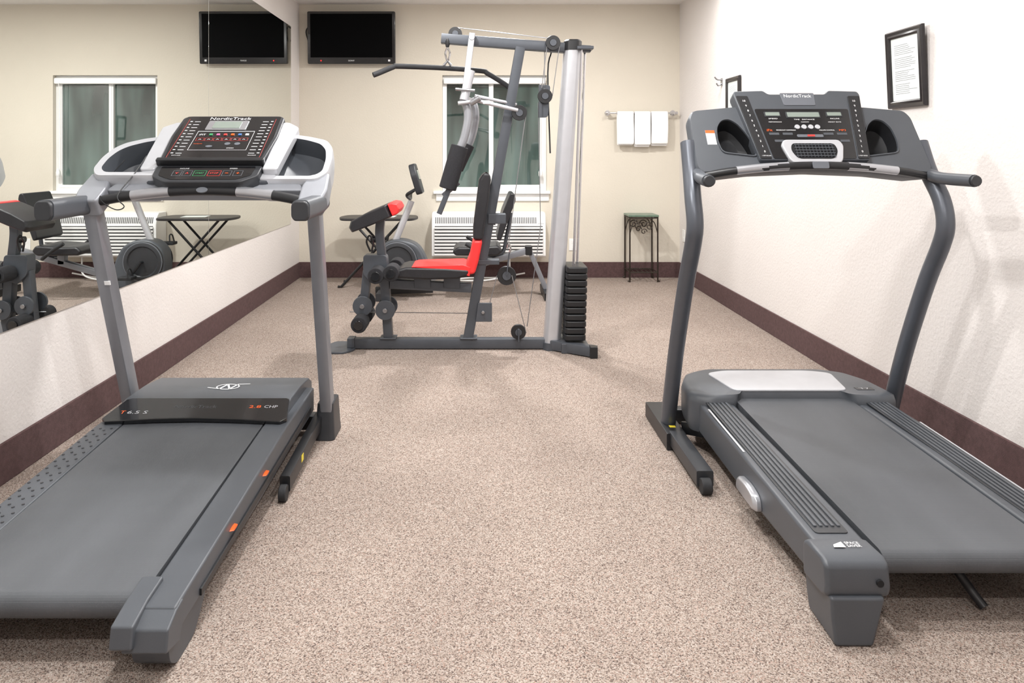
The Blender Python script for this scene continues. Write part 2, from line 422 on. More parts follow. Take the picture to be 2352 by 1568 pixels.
# ---- plant stand
ps = empty('plant_stand', (1.545, 6.80, 0), 'small wrought iron stand with a green top', 'stand')
box('table_top', 1.405, 1.685, 6.685, 6.935, .606, .626, green_top, ps, bevel=.006)
LX, LY = (1.415, 1.675), (6.695, 6.92)
for x in LX:
    for y in LY:
        sx = 1 if x < 1.5 else -1
        bm = bmesh.new(); addtube(bm, [(x,y,.606),(x,y,.3),(x,y,0)], .0075, seg=8)
        addtube(bm, [(x,y,.02),(x-.01*sx,y,.012),(x-.02*sx,y,.008)], .007, seg=8)
        finish('leg', bm, iron_m, ps)
for z in (.09, .597):
    bm = bmesh.new()
    for a, b in [((LX[0],LY[0],z),(LX[1],LY[0],z)),((LX[0],LY[1],z),(LX[1],LY[1],z)),((LX[0],LY[0],z),(LX[0],LY[1],z)),((LX[1],LY[0],z),(LX[1],LY[1],z))]:
        addtube(bm, [a, b], .006, seg=8)
    if z < .2:
        for i in range(5): addtube(bm, [(1.458+.043*i,LY[0],.09),(1.458+.043*i,LY[1],.09)], .004, seg=6)
    finish('stretcher_frame', bm, iron_m, ps)
def spiral(cx, cz, r0, turns, d, y):
    return [(cx+d*r0*(1-t*.8)*math.cos(t*turns*6.283), y, cz+r0*(1-t*.8)*math.sin(t*turns*6.283)) for t in [i/24 for i in range(25)]]
for y in LY:
    bm = bmesh.new()
    addtube(bm, spiral(1.496,.52,.043,1.4,1,y), .0045, seg=6); addtube(bm, spiral(1.594,.52,.043,1.4,-1,y), .0045, seg=6)
    addtube(bm, [(1.418,y,.46),(1.445,y,.55),(1.485,y,.585)], .0045, seg=6, smooth=4)
    addtube(bm, [(1.672,y,.46),(1.645,y,.55),(1.605,y,.585)], .0045, seg=6, smooth=4)
    addtube(bm, spiral(1.545,.47,.03,1.2,1,y), .0045, seg=6)
    finish('scrollwork', bm, iron_m, ps)

# ---- folding table with X legs
ft = empty('folding_table', (-.87, 6.55, 0), 'small dark folding table with crossed black legs', 'table')
plate('table_top', FZ, rnd([(-1.22,6.36),(-.58,6.36),(-.54,6.56),(-.58,6.76),(-1.22,6.76),(-1.27,6.56)], .08), .60, .622, table_m, ft, bevel=.006)
for y in (6.42, 6.70):
    tube('leg', [(-1.13,y,.60),(-.60,y+.012,.012),(-.57,y+.012,.012)], .011, black_s, ft, seg=10)
    tube('leg', [(-.68,y,.60),(-1.22,y-.012,.012),(-1.25,y-.012,.012)], .011, black_s, ft, seg=10)
tube('crossbar', [(-.60,6.42,.012),(-.60,6.72,.012)], .010, black_s, ft, seg=10)
tube('crossbar', [(-1.22,6.41,.012),(-1.22,6.70,.012)], .010, black_s, ft, seg=10)
o = plate('paper_sheet', FZ, [(-.98,6.5),(-.76,6.48),(-.75,6.64),(-.97,6.66)], .6225, .624, paper_m, None, bevel=0)
top(o, 'white sheet of paper lying on the folding table', 'paper')

# ---- picture frames on right wall
def pframe(yc, zc, w, h, tilt, lab):
    e = empty('picture_frame', (XR-.003, yc, zc), lab, 'picture frame')
    off = .004+tilt*h/2
    F = Fr((XR-off, yc, zc), (0,-1,0), (-tilt,0,1))
    a = rc(-w/2,w/2,-h/2,h/2)
    q = lambda d: rc(-w/2+d,w/2-d,-h/2+d,h/2-d)
    bm = bmesh.new(); addloft(bm, F, [(a,.0),(a,.012),(q(.006),.018),(q(.018),.014),(q(.027),.018),(q(.034),.012),(q(.034),.006)], None, True, False)
    finish('border', bm, dkframe, e)
    plate('document', F, q(.033), .004, .007, paper_m, e, bevel=0)
    lines = []
    x0, x1 = -w/2+.058, w/2-.058
    z = h/2-.070
    random.seed(int(yc*10))
    k = 0
    while z > -h/2+.06:
        L_ = random.uniform(.6, 1.0)
        if k % 7 != 6: lines.append(rc(x0, x0+(x1-x0)*L_, z, z+.0025))
        z -= .0085; k += 1
    plates('document_text', F, lines, .0071, .0075, print_m, e)
    return e
pframe(3.245, 1.585, .28, .355, .045, 'dark-framed certificate document hanging tilted on the white wall')
pframe(5.46, 1.60, .29, .36, .0, 'dark-framed notice hanging on the white wall near a hook')
hk = empty('wall_hook', (XR, 5.74, 1.77), 'small metal coat hook screwed to the white wall', 'hook')
box('plate', XR-.006, XR-.0003, 5.72, 5.76, 1.74, 1.80, steel, hk)
tube('prong', [(XR-.005,5.74,1.785),(XR-.04,5.74,1.79),(XR-.06,5.74,1.81)], .006, steel, hk, smooth=4)
tube('prong', [(XR-.005,5.74,1.755),(XR-.03,5.74,1.74),(XR-.045,5.74,1.76)], .006, steel, hk, smooth=4)
for (y, z) in [(6.80, .42)]:
    o = box('wall_outlet', XR-.007, XR-.0003, y-.036, y+.036, z-.058, z+.058, white_p, bevel=.003)
    top(o, 'white plastic electrical outlet plate on the white wall', 'outlet')
    for zz in (.01, -.04): box('socket', XR-.009,XR-.0072,y-.014,y+.014,z+zz,z+zz+.03, white_p, o, bevel=.002)
o = box('wall_outlet', .88, .95, YB-.007, YB-.0003, .26, .375, white_p, bevel=.003)
top(o, 'white plastic electrical outlet plate on the beige wall', 'outlet')
for zz in (.275, .33): box('socket', .901,.929,YB-.009,YB-.0072,zz,zz+.03, white_p, o, bevel=.002)

# ================================================================== MULTI GYM
Y0 = 4.42
gy = empty('multi_gym', (0, Y0, 0), 'grey home multi gym with black and red seat and silver column', 'exercise machine')
bar('base_beam', (-.80,Y0,.035), (.43,Y0,.035), .03, .03, gymgray, gy, ref=(0,0,1))
plate('foot_plate', FZ, rnd([(-.93,4.36),(-.90,4.29),(-.80,4.29),(-.75,4.36),(-.75,4.47),(-.80,4.55),(-.90,4.55),(-.93,4.48)], .03), 0, .012, gymgray, gy, bevel=.003)
box('bracket', -.80, -.755, 4.385, 4.455, .012, .07, gymgray, gy)
bar('base_foot', (.44,4.40,.035), (.69,4.225,.035), .03, .03, gymgray, gy, ref=(0,0,1))
bar('base_foot', (.46,4.47,.035), (.60,4.82,.035), .03, .03, gymgray, gy, ref=(0,0,1))
box('foot_cap', .655, .70, 4.195, 4.245, .0, .068, black_s, gy)
def colring(cx, cz, s=1): return [(cx+p[0]*s, Y0+p[1]*s) for p in rnd([(-.052,-.025),(-.030,-.055),(.026,-.055),(.050,-.018),(.050,.05),(-.052,.05)], .009, 3)]
bm = bmesh.new(); addloft(bm, FZ, [(colring(.455,0), .03), (colring(.58,0), 1.83)]); finish('column', bm, silver_m, gy, label='silver metallic tower column', ang=25)
loft('column_cap', FZ, [(colring(.58,0,1.08), 1.83), (colring(.583,0,1.08), 1.885), (colring(.583,0,.9), 1.895)], black_s, gy)
loft('column_base', FZ, [(colring(.453,0,1.12), .0), (colring(.455,0,1.12), .045)], gymgray, gy)
bar('top_beam', (-.225,Y0,1.905), (.55,Y0,1.845), .032, .03, gymgray, gy)
bar('top_bracket', (.60,Y0,1.845), (.69,Y0,1.84), .03, .02, gymgray, gy)
bar('upright', (-.062,Y0,.06), (.26,Y0,1.85), .033, .03, gymgray, gy)
box('weld_plate', -.11, -.005, Y0-.045, Y0+.045, .0655, .075, gymgray, gy)
box('weld_plate', -.60, -.50, Y0-.045, Y0+.045, .0655, .075, gymgray, gy)
w0 = plate('weight_plate', FZ, rnd([(.52,4.30),(.648,4.30),(.648,4.54),(.52,4.54)], .025), .075, .1125, black_s, gy, bevel=.009)
for i in range(1, 11):
    c = w0.copy(); c.location = w0.location+Vector((i*.0012, random.uniform(-.002,.002), i*.0405)); C.objects.link(c)
box('weight_stack_base', .50, .66, 4.30, 4.54, .0, .06, gymgray, gy)
for (x, y) in [(.565,4.37),(.60,4.47)]:
    tube('guide_rod', [(x,y,.06),(x+.065,y,1.845)], .0085, chrome, gy, seg=10)
box('rod_bracket', .60, .70, 4.34, 4.50, 1.83, 1.85, gymgray, gy)
for (x, z, r, y) in [(-.14,1.935,.042,4.42),(.455,1.87,.045,4.36),(.25,1.445,.047,4.35),(.41,1.55,.045,4.40),(.174,.455,.058,4.38),(.246,.112,.046,4.38),(.46,1.88,.04,4.48)]:
    pulley(gy, x, z, r, y)
plate('pulley_bracket', FY, rnd([(.375,1.62),(.445,1.62),(.43,1.42),(.375,1.42)], .02), -4.43, -4.415, gymgray, gy)
bar('pulley_link', (.385,4.42,1.42), (.385,4.42,1.62), .012, .012, gymgray, gy)
bar('pulley_strap', (.174,4.36,.46), (.19,4.36,.60), .012, .004, gymgray, gy)
bar('pulley_strap', (.246,4.355,.06), (.246,4.355,.135), .02, .004, gymgray, gy)
tube('pulley_hook', [(.19,4.38,.59),(.20,4.38,.62),(.186,4.38,.65),(.18,4.38,.62)], .006, chrome, gy, smooth=4, seg=8)
cb = [[(.37,4.42,1.51),(.385,4.42,.75),(.30,4.40,.14)], [(.205,4.36,.46),(.292,4.36,.112)], [(.29,4.36,1.44),(.186,4.38,.65)], [(.495,4.36,1.86),(.455,4.40,1.55)], [(-.14,4.42,1.975),(.455,4.42,1.905)], [(.41,4.43,1.60),(.41,4.43,1.86)], [(-.79,4.42,.225),(-.01,4.42,.215)], [(.116,4.38,.455),(.06,4.40,.24)], [(.42,4.36,1.86),(.39,4.40,1.6)]]
for p in cb: tube('cable', p, .0028, steel, gy, seg=6)
tube('cable', [(.46,4.48,1.84),(.435,4.48,1.7),(.45,4.48,1.2)], .005, black_s, gy, seg=6, smooth=4)
lb = tube('lat_bar', [(-.605,4.15,1.652),(-.575,4.165,1.666),(-.50,4.23,1.708),(-.47,4.25,1.715),(-.20,4.40,1.722),(.02,4.49,1.715),(.06,4.50,1.70),(.17,4.53,1.635),(.21,4.54,1.60)], .016, black_r, gy, smooth=5)
tube('carabiner', [(-.187,4.40,1.85),(-.172,4.40,1.81),(-.187,4.40,1.765),(-.20,4.40,1.81),(-.187,4.40,1.85)], .006, chrome, gy, smooth=5, seg=8)
tube('clamp', [(-.21,4.40,1.738),(-.187,4.40,1.765),(-.165,4.40,1.738)], .009, steel, gy, seg=8)
loft('cable_stop', FZ, [(ell(-.187,4.40,.012,.012,16),1.905),(ell(-.187,4.40,.018,.018,16),1.88),(ell(-.187,4.40,.01,.01,16),1.85)], black_s, gy)
bar('press_arm', (-.035,4.355,1.925), (-.085,4.33,1.53), .022, .018, silver_m, gy, label='silver press arm')
roller('pivot_bolt', (-.038,1.90), .018, 4.325, 4.36, steel, gy, bevel=.002)
tube('press_arm_socket', [(-.045,4.34,1.70),(-.085,4.33,1.52)], .028, silver_m, gy, label='silver press arm sleeve')
for (dy, dx, dz) in [(-.07, 0, 0), (.16, .045, .015)]:
    tube('butterfly_arm', [(-.095+dx,Y0+dy,1.53+dz),(-.068+dx,Y0+dy,1.48+dz),(-.062+dx,Y0+dy,1.40+dz),(-.085+dx,Y0+dy,1.29+dz),(-.115+dx,Y0+dy,1.22+dz)], .025, arm_grey, gy, smooth=5)
    tube('foam_grip', [(-.11+dx,Y0+dy,1.245+dz),(-.185+dx,Y0+dy,.985+dz+(0 if dy < 0 else .10))], .053 if dy < 0 else .046, foam_m, gy, bevel=.006, seg=24)
    bar('arm_end', (-.17+dx,Y0+dy,1.0+dz), (-.235+dx*(.3 if dy > 0 else 1),Y0+dy,.835+dz+(0 if dy < 0 else .08)), .028, .016, gymgray, gy)
bar('arm_crossbar', (-.08,4.33,1.52), (-.05,4.60,1.53), .022, .022, arm_grey, gy, ref=(0,0,1))
tube('adjusting_rod', [(-.12,4.31,1.50),(.0,4.32,1.515),(.24,4.34,1.46)], .012, silver_m, gy)
tube('adjusting_rod', [(-.02,4.32,1.545),(.235,4.42,1.50)], .010, silver_m, gy)
tube('lock_knob', [(-.135,4.31,1.585),(-.02,4.30,1.575)], .009, steel, gy)
tube('lock_knob', [(-.04,4.30,1.50),(.01,4.29,1.53)], .018, steel, gy)
box('sticker', .03, .07, 4.305, 4.307, 1.497, 1.517, white_t, gy, bevel=0)
def exty(name, pts, y0, y1, mat, parent, bevel=.012, r=0): return plate(name, FY, pts, -y1, -y0, mat, parent, bevel=bevel, r=r, )
exty('backrest', [(.005,1.04),(.035,1.085),(.07,1.08),(.078,1.04),(.066,.92),(.028,.68),(-.03,.68),(-.03,.76)], 4.29, 4.55, vinyl_b, gy, .018)
exty('backrest_trim', [(-.03,.68),(.028,.68),(.005,.56),(-.02,.475),(-.10,.475),(-.07,.53),(-.05,.58)], 4.29, 4.55, vinyl_r, gy, .018)
bar('backrest_bracket', (.04,4.42,.80), (.11,4.42,.79), .03, .03, gymgray, gy)
box('backrest_bracket', .0, .13, 4.38, 4.46, .52, .55, gymgray, gy)
box('bracket', .06, .17, 4.375, 4.465, .77, .83, gymgray, gy)
exty('seat', [(-.50,.50),(-.485,.455),(-.30,.445),(-.12,.45),(-.06,.47),(-.05,.505),(-.2,.515),(-.43,.52)], 4.28, 4.56, vinyl_b, gy, .015)
exty('seat_trim', [(-.40,.519),(-.20,.507),(-.11,.487),(-.05,.465),(-.045,.52),(-.09,.535),(-.25,.531),(-.37,.527)], 4.285, 4.555, vinyl_r, gy, .004)
bar('seat_frame', (-.54,4.42,.40), (-.04,4.42,.375), .03, .028, gymgray, gy)
bar('seat_bracket', (-.34,4.42,.38), (-.34,4.42,.45), .04, .05, gymgray, gy)
bar('seat_bracket', (-.16,4.42,.38), (-.16,4.42,.45), .04, .05, gymgray, gy)
bar('front_post', (-.575,4.42,.46), (-.55,4.42,.06), .03, .028, gymgray, gy)
bar('leg_developer', (-.63,4.42,.56), (-.68,4.42,.46), .03, .028, gymgray, gy)
bar('leg_developer', (-.68,4.42,.48), (-.71,4.42,.17), .028, .026, gymgray, gy)
exty('pivot_bracket', rnd([(-.70,.58),(-.56,.58),(-.54,.44),(-.64,.40),(-.70,.46)], .02), 4.375, 4.465, gymgray, gy, .004)
for (x, z) in [(-.605,.475), (-.515,.49), (-.705,.185)]:
    for (a, b) in [(4.24,4.365), (4.475,4.60)]:
        roller('foam_roller', (x, z), .048, a, b, foam_m, gy)
    roller('roller_axle', (x, z), .012, 4.23, 4.61, steel, gy, bevel=.001)
    roller('roller_cap', (x, z), .028, 4.228, 4.24, black_g, gy, bevel=.003)
for (x, z) in [(-.70,.275), (-.562,.25)]:
    roller('end_disc', (x, z), .06, 4.345, 4.36, gymgray, gy, bevel=.003)
    roller('end_disc', (x, z), .06, 4.48, 4.495, gymgray, gy, bevel=.003)
    roller('disc_bolt', (x, z), .014, 4.33, 4.345, steel, gy, bevel=.002)
FP = Fr((-.61,4.42,.825), (.92,0,.39), (-.39,0,.92))
pp = [(-.17,-.035),(-.175,.0),(-.15,.03),(-.05,.040),(.09,.040),(.09,-.040),(-.05,-.040)]
loft('arm_pad', FP, [(sc(pp,.9), -.15), (pp, -.13), (pp, .13), (sc(pp,.9), .15)], vinyl_b, gy, bevel=.006)
pr = [(.09,-.040),(.09,.040),(.115,.038),(.145,.02),(.15,-.015),(.125,-.038)]
loft('arm_pad_trim', FP, [(sc(pr,.9), -.15), (pr, -.13), (pr, .13), (sc(pr,.9), .15)], vinyl_r, gy, bevel=.006)
tube('arm_pad_post', [(-.60,4.42,.79),(-.605,4.42,.70),(-.59,4.42,.56),(-.58,4.42,.44)], 1, gymgray, gy, sect=rs(.026,.026), ref=(0,1,0), smooth=4)
tube('lock_knob', [(-.66,4.42,.67),(-.63,4.42,.67)], .02, black_s, gy)
tube('pin_cord', [(-.66,4.40,.60),(-.68,4.38,.66),(-.66,4.37,.70),(-.64,4.38,.66),(-.65,4.39,.60)], .006, black_s, gy, smooth=4, seg=8)
exty('low_pulley_bracket', [(-.015,.175),(.085,.175),(.085,.29),(-.0,.29)], 4.37, 4.385, gymgray, gy, .003)
roller('bolt', (.03,.235), .01, 4.355, 4.372, steel, gy, bevel=.002)

# ================================================================== RECUMBENT BIKE
YK = 6.05
bk = empty('exercise_bike', (-.1, YK, 0), 'grey recumbent exercise bike with black seat', 'exercise bike')
body = [(-.85,.24),(-.83,.40),(-.75,.475),(-.62,.485),(-.50,.44),(-.43,.32),(-.40,.16),(-.45,.07),(-.82,.07)]
exty('body_shell', rnd(body,.06), YK-.09, YK+.09, gray_d, bk, .025)
for s in (-1, 1):
    e = lambda q: ell(-.67,.30,q,q,36)
    loft('flywheel_cover', FY, [(e(.17), -(YK+s*.09)), (e(.165), -(YK+s*.105)), (e(.158), -(YK+s*.107)), (e(.13), -(YK+s*.11)), (e(.12), -(YK+s*.10)),(e(.05), -(YK+s*.105))], [gray_dk, gray_m], bk, mis=[0,1,0,0,0])
for (s, dx, dz) in [(-1, .09, -.12), (1, -.09, .12)]:
    y = YK+s*.135
    tube('crank_arm', [(-.67,YK+s*.10,.30),(-.67,y,.30),(-.67+dx,y,.30+dz)], .012, black_s, bk, seg=8)
    box('pedal', -.67+dx-.06, -.67+dx+.06, min(y, y+s*.10), max(y, y+s*.10), .30+dz-.012, .30+dz+.014, black_r, bk, bevel=.006)
    tube('pedal_strap', [(-.67+dx-.03,y+s*.01,.30+dz+.01),(-.67+dx-.02,y+s*.03,.30+dz+.07),(-.67+dx-.02,y+s*.08,.30+dz+.07),(-.67+dx-.03,y+s*.10,.30+dz+.01)], .006, black_r, bk, smooth=4, seg=6)
bar('stabilizer', (-.80,YK-.24,.033), (-.80,YK+.24,.033), .03, .03, gray_dk, bk, ref=(0,0,1))
bar('stabilizer', (.57,YK-.22,.033), (.57,YK+.22,.033), .03, .03, black_s, bk, ref=(0,0,1))
bar('lower_frame', (-.86,YK,.045), (-.38,YK,.06), .03, .03, black_s, bk, ref=(0,0,1))
bar('main_rail', (-.46,YK,.135), (.43,YK,.385), .03, .025, post_m, bk, ref=(0,1,0))
bar('rear_leg', (.43,YK,.39), (.575,YK,.05), .025, .02, post_m, bk, ref=(0,1,0))
box('rail_joint', .395, .455, YK-.035, YK+.035, .345, .425, black_s, bk, bevel=.01)
tube('console_post', [(-.70,YK,.45),(-.56,YK,.80)], .028, silver_m, bk)
tube('handlebar', [(-.52,YK-.20,.90),(-.58,YK-.18,.86),(-.57,YK,.82),(-.58,YK+.18,.86),(-.52,YK+.20,.90)], .014, black_s, bk, smooth=5)
FK = Fr((-.50,YK,.98), (0,1,0), (-.28,0,.96))
plate('console', FK, rnd([(-.11,-.12),(.11,-.12),(.13,.05),(.09,.14),(-.09,.14),(-.13,.05)],.03), -.045, .01, gray_dk, bk, bevel=.01)
plate('screen', FK, rc(-.07,.07,.0,.08,.01), .0102, .014, lcd_m, bk, bevel=0)
exty('seat', rnd([(-.21,.40),(-.19,.365),(.16,.36),(.20,.40),(.17,.445),(-.05,.43),(-.17,.435)],.02), YK-.19, YK+.19, vinyl_b, bk, .02)
exty('backrest', rnd([(.15,.50),(.185,.48),(.235,.62),(.31,.82),(.30,.87),(.265,.875),(.20,.72)],.02), YK-.19, YK+.19, vinyl_b, bk, .02)
bar('seat_post', (.05,YK,.27), (.05,YK,.37), .03, .03, post_m, bk)
tube('seat_support', [(.05,YK,.34),(.20,YK,.36),(.24,YK,.50),(.28,YK,.70)], .016, post_d, bk, smooth=5)
for s in (-1, 1):
    tube('side_handle', [(.10,YK+s*.20,.34),(.06,YK+s*.24,.36),(-.02,YK+s*.25,.42),(-.10,YK+s*.25,.47)], .015, black_r, bk, smooth=5)

# ================================================================== TREADMILL by the mirror
TL = -1.05
t1 = empty('treadmill', (TL, 2.4, 0), 'charcoal treadmill with rectangular grey posts beside the mirrored wall', 'treadmill', 'treadmills')
bar('base_crossbar', (TL-.36,3.09,.05), (TL+.36,3.09,.05), .03, .03, gray_dk, t1, ref=(0,0,1))
for s in (-1, 1):
    x = TL+s*.408
    pts = rnd([(x-.040,3.0),(x+.040,3.0),(x+.042,3.15),(x-.042,3.15)], .02)
    loft('post_boot', FZ, [(sc(pts,1.06), 0), (pts, .03), (sc(pts,.84), .15)], gray_dk, t1, bevel=.004)
    bar('base_rail', (TL+s*.378,3.05,.075), (TL+s*.378,2.50,.05), .028, .018, black_s, t1, ref=(0,0,1))
    tube('transport_wheel', [(TL+s*.378-.013,2.48,.028),(TL+s*.378+.013,2.48,.028)], .028, black_r, t1, bevel=.004, seg=20)
    bar('post', (TL+s*.412,3.05,.10), (TL+s*.425,2.74,1.02), .024, .034, post_m, t1, ref=(1,0,0))
    box('warning_label', TL+s*.378+(.0182 if s > 0 else -.0192), TL+s*.378+(.0192 if s > 0 else -.0182), 2.66, 2.69, .055, .08, yellow_p, t1, bevel=0)
bar('post_label', (TL-.402,2.817,.685), (TL-.402,2.812,.70), .012, .003, white_t, t1, ref=(1,0,0))
plate('deck', FX, [(3.08,.10),(3.08,.185),(1.76,.128),(1.76,.09),(2.5,.10)], TL-.30, TL+.30, black_s, t1)
for s in (-1, 1):
    a, b = sorted([TL+s*.262, TL+s*.352])
    plate('foot_rail', FX, [(3.06,.105),(3.06,.205),(2.62,.203),(1.66,.150),(1.66,.085),(2.3,.085),(2.7,.10)], a, b, gray_d, t1, bevel=.007)
    xo = TL+s*.352
    a2, b2 = sorted([xo, xo+s*.006])
    plate('side_skirt', FX, [(2.98,.125),(2.98,.150),(1.80,.110),(1.80,.092)], a2, b2, black_s, t1, bevel=.001)
    for (yy, zz) in [(2.35,.160), (2.04,.144)]:
        loft('deck_latch', FX, [(ell(yy,zz-.006,.022,.004,20), (xo if s > 0 else xo-.010)), (ell(yy,zz-.006,.018,.003,20), (xo+.010 if s > 0 else xo))], orange_m, t1, label='orange oval deck latch')
    a, b = sorted([TL+s*.250, TL+s*.354])
    plate('end_cap', FX, [(1.70,.10),(1.70,.150),(1.66,.146),(1.615,.128),(1.605,.08),(1.68,.06)], a, b, gray_d, t1, bevel=.005)
    a3, b3 = sorted([TL+s*.228, TL+s*.280])
    plate('end_cap_cover', FX, [(1.765,.14),(1.76,.166),(1.68,.160),(1.603,.143),(1.594,.095),(1.62,.085)], a3, b3, gray_d, t1, bevel=.005)
    q = rnd([(1.64,.09),(1.90,.095),(1.83,.03),(1.79,0),(1.69,0),(1.65,.03)],.02)
    loft('rear_foot', FX, [(q, a+.006), (q, b-.012)], gray_d, t1, bevel=.006)
def belt(x0, x1, yf, zf, yr, zr, r, parent):
    pts = [(yf, zf)]
    cy, cz = yr, zr-r
    for i in range(11):
        a = math.pi/2+math.pi*i/10
        pts.append((cy+r*math.cos(a), cz+r*math.sin(a)))
    pts.append((yf, zf-.06))
    return plate('running_belt', FX, pts, x0, x1, belt_m, parent, bevel=0)
belt(TL-.257, TL+.257, 2.80, .207, 1.72, .157, .032, t1)
bm = bmesh.new()
for j in range(16):
    for i, dx in enumerate((-.032,-.012,.008,.028)):
        yy = 1.90+.046*j+.015*(i%2); zz = .150+(yy-1.66)*.053/.96
        addloft(bm, FZ, [(ell(TL-.307+dx, yy, .005, .005, 8), zz-.001), (ell(TL-.307+dx, yy, .004, .004, 8), zz+.0022)])
finish('grip_dots', bm, gray_dk, t1)
# hood
hp = [(2.68,.15),(2.68,.213),(2.71,.230),(2.80,.247),(2.95,.247),(3.10,.232),(3.15,.203),(3.16,.10)]
bm = bmesh.new(); addloft(bm, FX, [(sc(hp,.985,.96), TL-.322), (hp, TL-.314), (hp, TL+.314), (sc(hp,.985,.96), TL+.322)])
hood = finish('motor_hood', bm, gray_d, t1, bevel=.004, ang=20)
bandc = Fr((TL, 2.665, .210), (1,0,0), (0,.14,.038))
bw = [(-.342,-.004),(-.322,-.026),(-.15,-.010),(0,-.004),(.15,-.010),(.322,-.026),(.342,-.004),(.322,.115),(.31,.122),(-.285,.122),(-.305,.112)]
plate('hood_band', bandc, bw, -.004, .013, black_g, hood, bevel=.003, label='glossy black band across the motor hood')
text('lettering', [('6.5 S', -.225, .03, .018, .075), ('CHP', .265, .065, .016, .05)], bandc, .0135, silver_p, hood)
text('lettering', [('NordicTrack', -.02, .065, .018, .16)], bandc, .0135, faint_m, hood)
text('lettering', [('T', -.28, .03, .018, .018), ('2.8', .205, .065, .016, .045)], bandc, .0135, orange_m, hood)
FH = Fr((TL+.03, 2.93, .2478), (1,0,0), (0,1,-.0))
bm = bmesh.new()
def adde(bm, F, cu, cv, ru, rv, w, n):
    a = ell(cu, cv, ru, rv, 32); b = ell(cu, cv, ru-w, rv-w, 32)
    A = [bm.verts.new(F.p(*p, n)) for p in a]; B = [bm.verts.new(F.p(*p, n)) for p in b]
    for j in range(32): bm.faces.new([A[j], A[(j+1)%32], B[(j+1)%32], B[j]])
adde(bm, FH, 0, 0, .047, .034, .005, .0012)
for q in [[(-.03,-.028),(-.022,-.028),(-.006,.026),(-.014,.026)],[(-.012,.026),(-.003,.026),(.019,-.026),(.011,-.026)],[(.012,-.026),(.020,-.026),(.036,.028),(.028,.028)],[(-.08,-.012),(-.03,-.028),(-.03,-.023),(-.078,-.008)],[(.03,.028),(.08,.034),(.08,.038),(.03,.033)]]:
    bm.faces.new([bm.verts.new(FH.p(*p, .0012)) for p in q])
finish('emblem', bm, white_t, hood, smooth=False)
for s in (-1, 1):
    x = TL+s*.44
    tube('handle', [(x,2.80,1.02),(x,2.70,1.005),(x,2.47,1.003)], 1, gray_d, t1, sect=rnd([(-.036,-.022),(-.022,-.032),(.022,-.032),(.036,-.022),(.036,.022),(.022,.032),(-.022,.032),(-.036,.022)],.01,3), ref=(0,0,1))
    tube('handle_cap', [(x,2.475,1.003),(x,2.455,1.002)], 1, gray_dk, t1, sect=rnd([(-.034,-.020),(-.020,-.030),(.020,-.030),(.034,-.020),(.034,.020),(.020,.030),(-.020,.030),(-.034,.020)],.01,3), ref=(0,0,1), bevel=.005)
arc = [(TL-.43,2.71,1.01),(TL-.30,2.735,1.035),(TL-.15,2.75,1.052),(TL,2.755,1.058),(TL+.15,2.75,1.052),(TL+.30,2.735,1.035),(TL+.43,2.71,1.01)]
tube('crossbar', arc, 1, black_s, t1, sect=ell(0,0,.019,.024,16), ref=(0,0,1), smooth=5)
for s in (-1, 1):
    g = [(TL+s*.13,2.751,1.0545),(TL+s*.20,2.746,1.048),(TL+s*.27,2.739,1.040)]
    tube('pulse_grip', g, 1, grip_metal, t1, sect=ell(0,0,.0203,.0253,16), ref=(0,0,1), smooth=3, label='silver pulse grip pad')
FB = Fr((TL,2.733,1.060), (1,0,0), (0,.5,.866))
plate('center_badge', FB, ell(0,0,.022,.012,20), -.002, .004, gray_m, t1, bevel=.001)
# console
FL = Fr((TL,2.75,1.04), (1,0,0), (0,.829,.559))
cons = plate('console', FL, rnd([(-.245,.05),(.245,.05),(.26,.36),(.22,.40),(-.22,.40),(-.26,.36)],.03), -.045, .03, gray_d, t1, bevel=.01)
for s in (-1, 1):
    if s > 0:
        P = [(.19,.055),(.425,.055),(.462,.10),(.464,.20),(.452,.28),(.42,.335),(.34,.365),(.21,.395)]
        Q = [(.25,.085),(.405,.085),(.436,.115),(.436,.20),(.424,.268),(.395,.312),(.335,.34),(.25,.365)]
        d = 0
    else:
        P = mir([(.19,.055),(.425,.055),(.456,.10),(.454,.18),(.436,.245),(.402,.288),(.33,.322),(.21,.352)])
        Q = mir([(.25,.085),(.405,.085),(.430,.115),(.428,.18),(.410,.235),(.38,.268),(.325,.298),(.25,.322)])
        d = .018
    P = rnd(P,.02,3); Q = rnd(Q,.02,3)
    loft('cup_tray', FL, [(sc(P,.9), -.085), (P, -.03), (P, .022+d), (sc(P,.975), .034+d), (Q, .030+d), (sc(Q,.93,.93), -.045), (sc(Q,.6,.6), -.06)], [silver_p, gray_d], cons, mis=[0,0,0,0,1,1], micap=1, label='silver side tray with dark recess')
    A = [(.375,-.07),(.462,-.07),(.475,.0),(.468,.11),(.39,.10),(.372,.03)]
    if s < 0: A = mir(A)
    plate('console_arm', FL, rnd(A,.015), -.05, .028, gray_l, cons, bevel=.012)
    S_ = [(.208,.09),(.268,.09),(.29,.40),(.24,.44),(.215,.44)]
    if s < 0: S_ = mir(S_)
    plate('side_strip', FL, rnd(S_,.012), .02, .058, silver_p, cons, bevel=.006, label='silver speckled trim strip')
plate('lower_tray', FL, rnd([(-.38,.015),(.38,.015),(.36,.06),(-.36,.06)],.015), -.04, .012, gray_l, cons, bevel=.008)
FD = Fr(FL.p(0,.034,0), FL.ux, (0,.829,.559), .94)
pan = plate('display_panel', FD, rnd([(-.205,.095),(.205,.095),(.222,.30),(.218,.455),(.195,.472),(-.195,.472),(-.218,.455),(-.222,.30)],.015), .02, .066, gray_dk, cons, bevel=.006)
plate('display_face', FD, rnd([(-.19,.12),(.19,.12),(.208,.30),(.202,.462),(-.202,.462),(-.208,.30)],.012), .0662, .068, black_g, pan, bevel=0)
